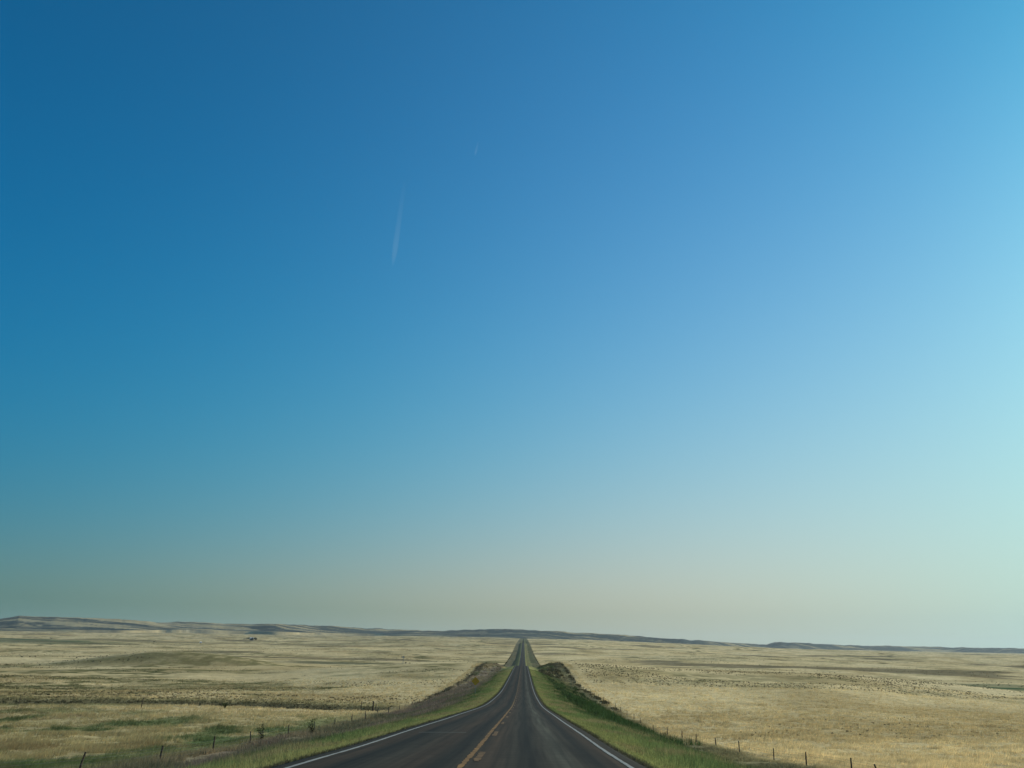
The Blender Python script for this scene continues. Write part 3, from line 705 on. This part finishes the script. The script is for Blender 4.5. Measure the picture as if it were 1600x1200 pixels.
def contrail(label, a, b, r0, r1, alt):
    P0 = Vector((0, 0, CAM_H)) + ray(*a)*(alt/ray(*a).z); P1 = Vector((0, 0, CAM_H)) + ray(*b)*((alt+900)/ray(*b).z)
    bm = bmesh.new(); n = 12; pts = [(P1-P0)*(k/n) for k in range(n+1)]
    rd = [max(.15, math.sin(math.pi*min(1, (k/n)*3+.12)/2))*(r0+(r1-r0)*k/n) for k in range(n+1)]
    add_tube(bm, pts, rd, 14); o = bm_obj('contrail', bm, M_vap, None, True); o.location = P0
    tag(o, label, 'contrail', 'vapour trails in the sky'); return o
contrail('longer pale vapour streak left of the middle of the sky', (613.5, 416), (632, 285), 85, 50, 9000)
contrail('short faint vapour streak higher, right of the long one', (742, 243), (747.5, 221), 28, 20, 9000)

# ------------------------------------------------------------------ haze
HAZE_D, HAZE_COL = 2.6e-5, (.66, .80, .90)
bm = bmesh.new(); add_box(bm, -16000, 16000, -16000, 16000, -75, 230)
m, nt, N, L = new_mat('dusty air'); o = N.new('ShaderNodeOutputMaterial'); pv = N.new('ShaderNodeVolumePrincipled')
pv.inputs['Color'].default_value = (*HAZE_COL, 1); pv.inputs['Density'].default_value = HAZE_D; pv.inputs['Anisotropy'].default_value = .2
L.new(pv.outputs[0], o.inputs['Volume']); hz = bm_obj('haze', bm, m); tag(hz, kind='stuff')

# ------------------------------------------------------------------ sun, sky, camera
SUN_EL, SUN_AZ = math.radians(22), math.radians(66)
sd = Vector((math.sin(SUN_AZ)*math.cos(SUN_EL), math.cos(SUN_AZ)*math.cos(SUN_EL), math.sin(SUN_EL)))
sl = bpy.data.lights.new('sun', 'SUN'); sl.energy = 4.8; sl.angle = math.radians(.55); sl.color = (1.0, .87, .68)
so = bpy.data.objects.new('sun', sl); so.rotation_euler = sd.to_track_quat('Z', 'Y').to_euler(); so.location = (0, 0, 300); link(so)

w = bpy.data.worlds.new('World'); scene.world = w; w.use_nodes = True
nt = w.node_tree; N = nt.nodes; L = nt.links; bg = N['Background']; bg.inputs['Strength'].default_value = .1
sk = N.new('ShaderNodeTexSky'); sk.sky_type = 'NISHITA'; sk.sun_disc = False
sk.sun_elevation = SUN_EL; sk.sun_rotation = SUN_AZ; sk.dust_density = 2.5; sk.ozone_density = 1.5; sk.air_density = 1; sk.altitude = 800
# colour of this dry, dusty evening air by direction, corner vignette painted in: exp(polynomial in x and sqrt(z)) times the sky model
FIT = [[-0.377, 1.091, 1.735], [-1.022, -13.447, -18.366], [23.787, 54.189, 64.185], [-81.766, -89.322, -95.597], [98.74, 65.075, 66.833], [-41.904, -17.457, -18.547], [0.48, -0.339, 0.71], [-2.481, -1.333, -0.665], [-6.237, 2.634, -3.378], [27.932, -4.393, 4.581], [-24.083, 2.36, -1.697], [-0.953, 0.583, -0.111]]
tc = N.new('ShaderNodeTexCoord'); sp = N.new('ShaderNodeSeparateXYZ'); L.new(tc.outputs['Generated'], sp.inputs[0])
def mth(op, a, b=None):
    n = N.new('ShaderNodeMath'); n.operation = op
    for k, v in enumerate((a, b)):
        if v is None: continue
        if isinstance(v, (int, float)): n.inputs[k].default_value = v
        else: L.new(v, n.inputs[k])
    return n.outputs[0]
cz = N.new('ShaderNodeCombineXYZ'); L.new(sp.outputs[0], cz.inputs[0]); L.new(sp.outputs[1], cz.inputs[1]); L.new(mth('MAXIMUM', sp.outputs[2], .035), cz.inputs[2])
L.new(cz.outputs[0], sk.inputs['Vector'])
xc = mth('MINIMUM', mth('MAXIMUM', sp.outputs[0], -.58), .58)
q1 = mth('SQRT', mth('MINIMUM', mth('MAXIMUM', sp.outputs[2], .035), .72))
q2 = mth('MULTIPLY', q1, q1); q3 = mth('MULTIPLY', q2, q1); q4 = mth('MULTIPLY', q2, q2)
x2 = mth('MULTIPLY', xc, xc)
terms = [None, q1, q2, q3, q4, mth('MULTIPLY', q4, q1), xc, x2, mth('MULTIPLY', xc, q1), mth('MULTIPLY', xc, q2), mth('MULTIPLY', xc, q3), mth('MULTIPLY', x2, q1)]
ch = []
for c in range(3):
    acc = FIT[0][c]
    for k in range(1, 12): acc = mth('ADD', mth('MULTIPLY', terms[k], FIT[k][c]), acc)
    ch.append(mth('EXPONENT', acc))
cb_ = N.new('ShaderNodeCombineXYZ')
for c in range(3): L.new(ch[c], cb_.inputs[c])
mu = N.new('ShaderNodeVectorMath'); mu.operation = 'MULTIPLY'
L.new(sk.outputs[0], mu.inputs[0]); L.new(cb_.outputs[0], mu.inputs[1]); L.new(mu.outputs[0], bg.inputs['Color'])

cam = bpy.data.cameras.new('camera'); cam.sensor_width = 36; cam.lens = 36*FOC/PW; cam.clip_start = .1; cam.clip_end = 80000
co = bpy.data.objects.new('camera', cam); co.matrix_world = Matrix.Translation((0, 0, CAM_H)) @ ROT.to_4x4(); link(co); scene.camera = co

scene.view_settings.view_transform = 'Standard'; scene.view_settings.look = 'None'
scene.view_settings.exposure = 0; scene.view_settings.gamma = 1
cy = scene.cycles; cy.use_denoising = True; cy.max_bounces = 6; cy.volume_bounces = 0; cy.transparent_max_bounces = 8
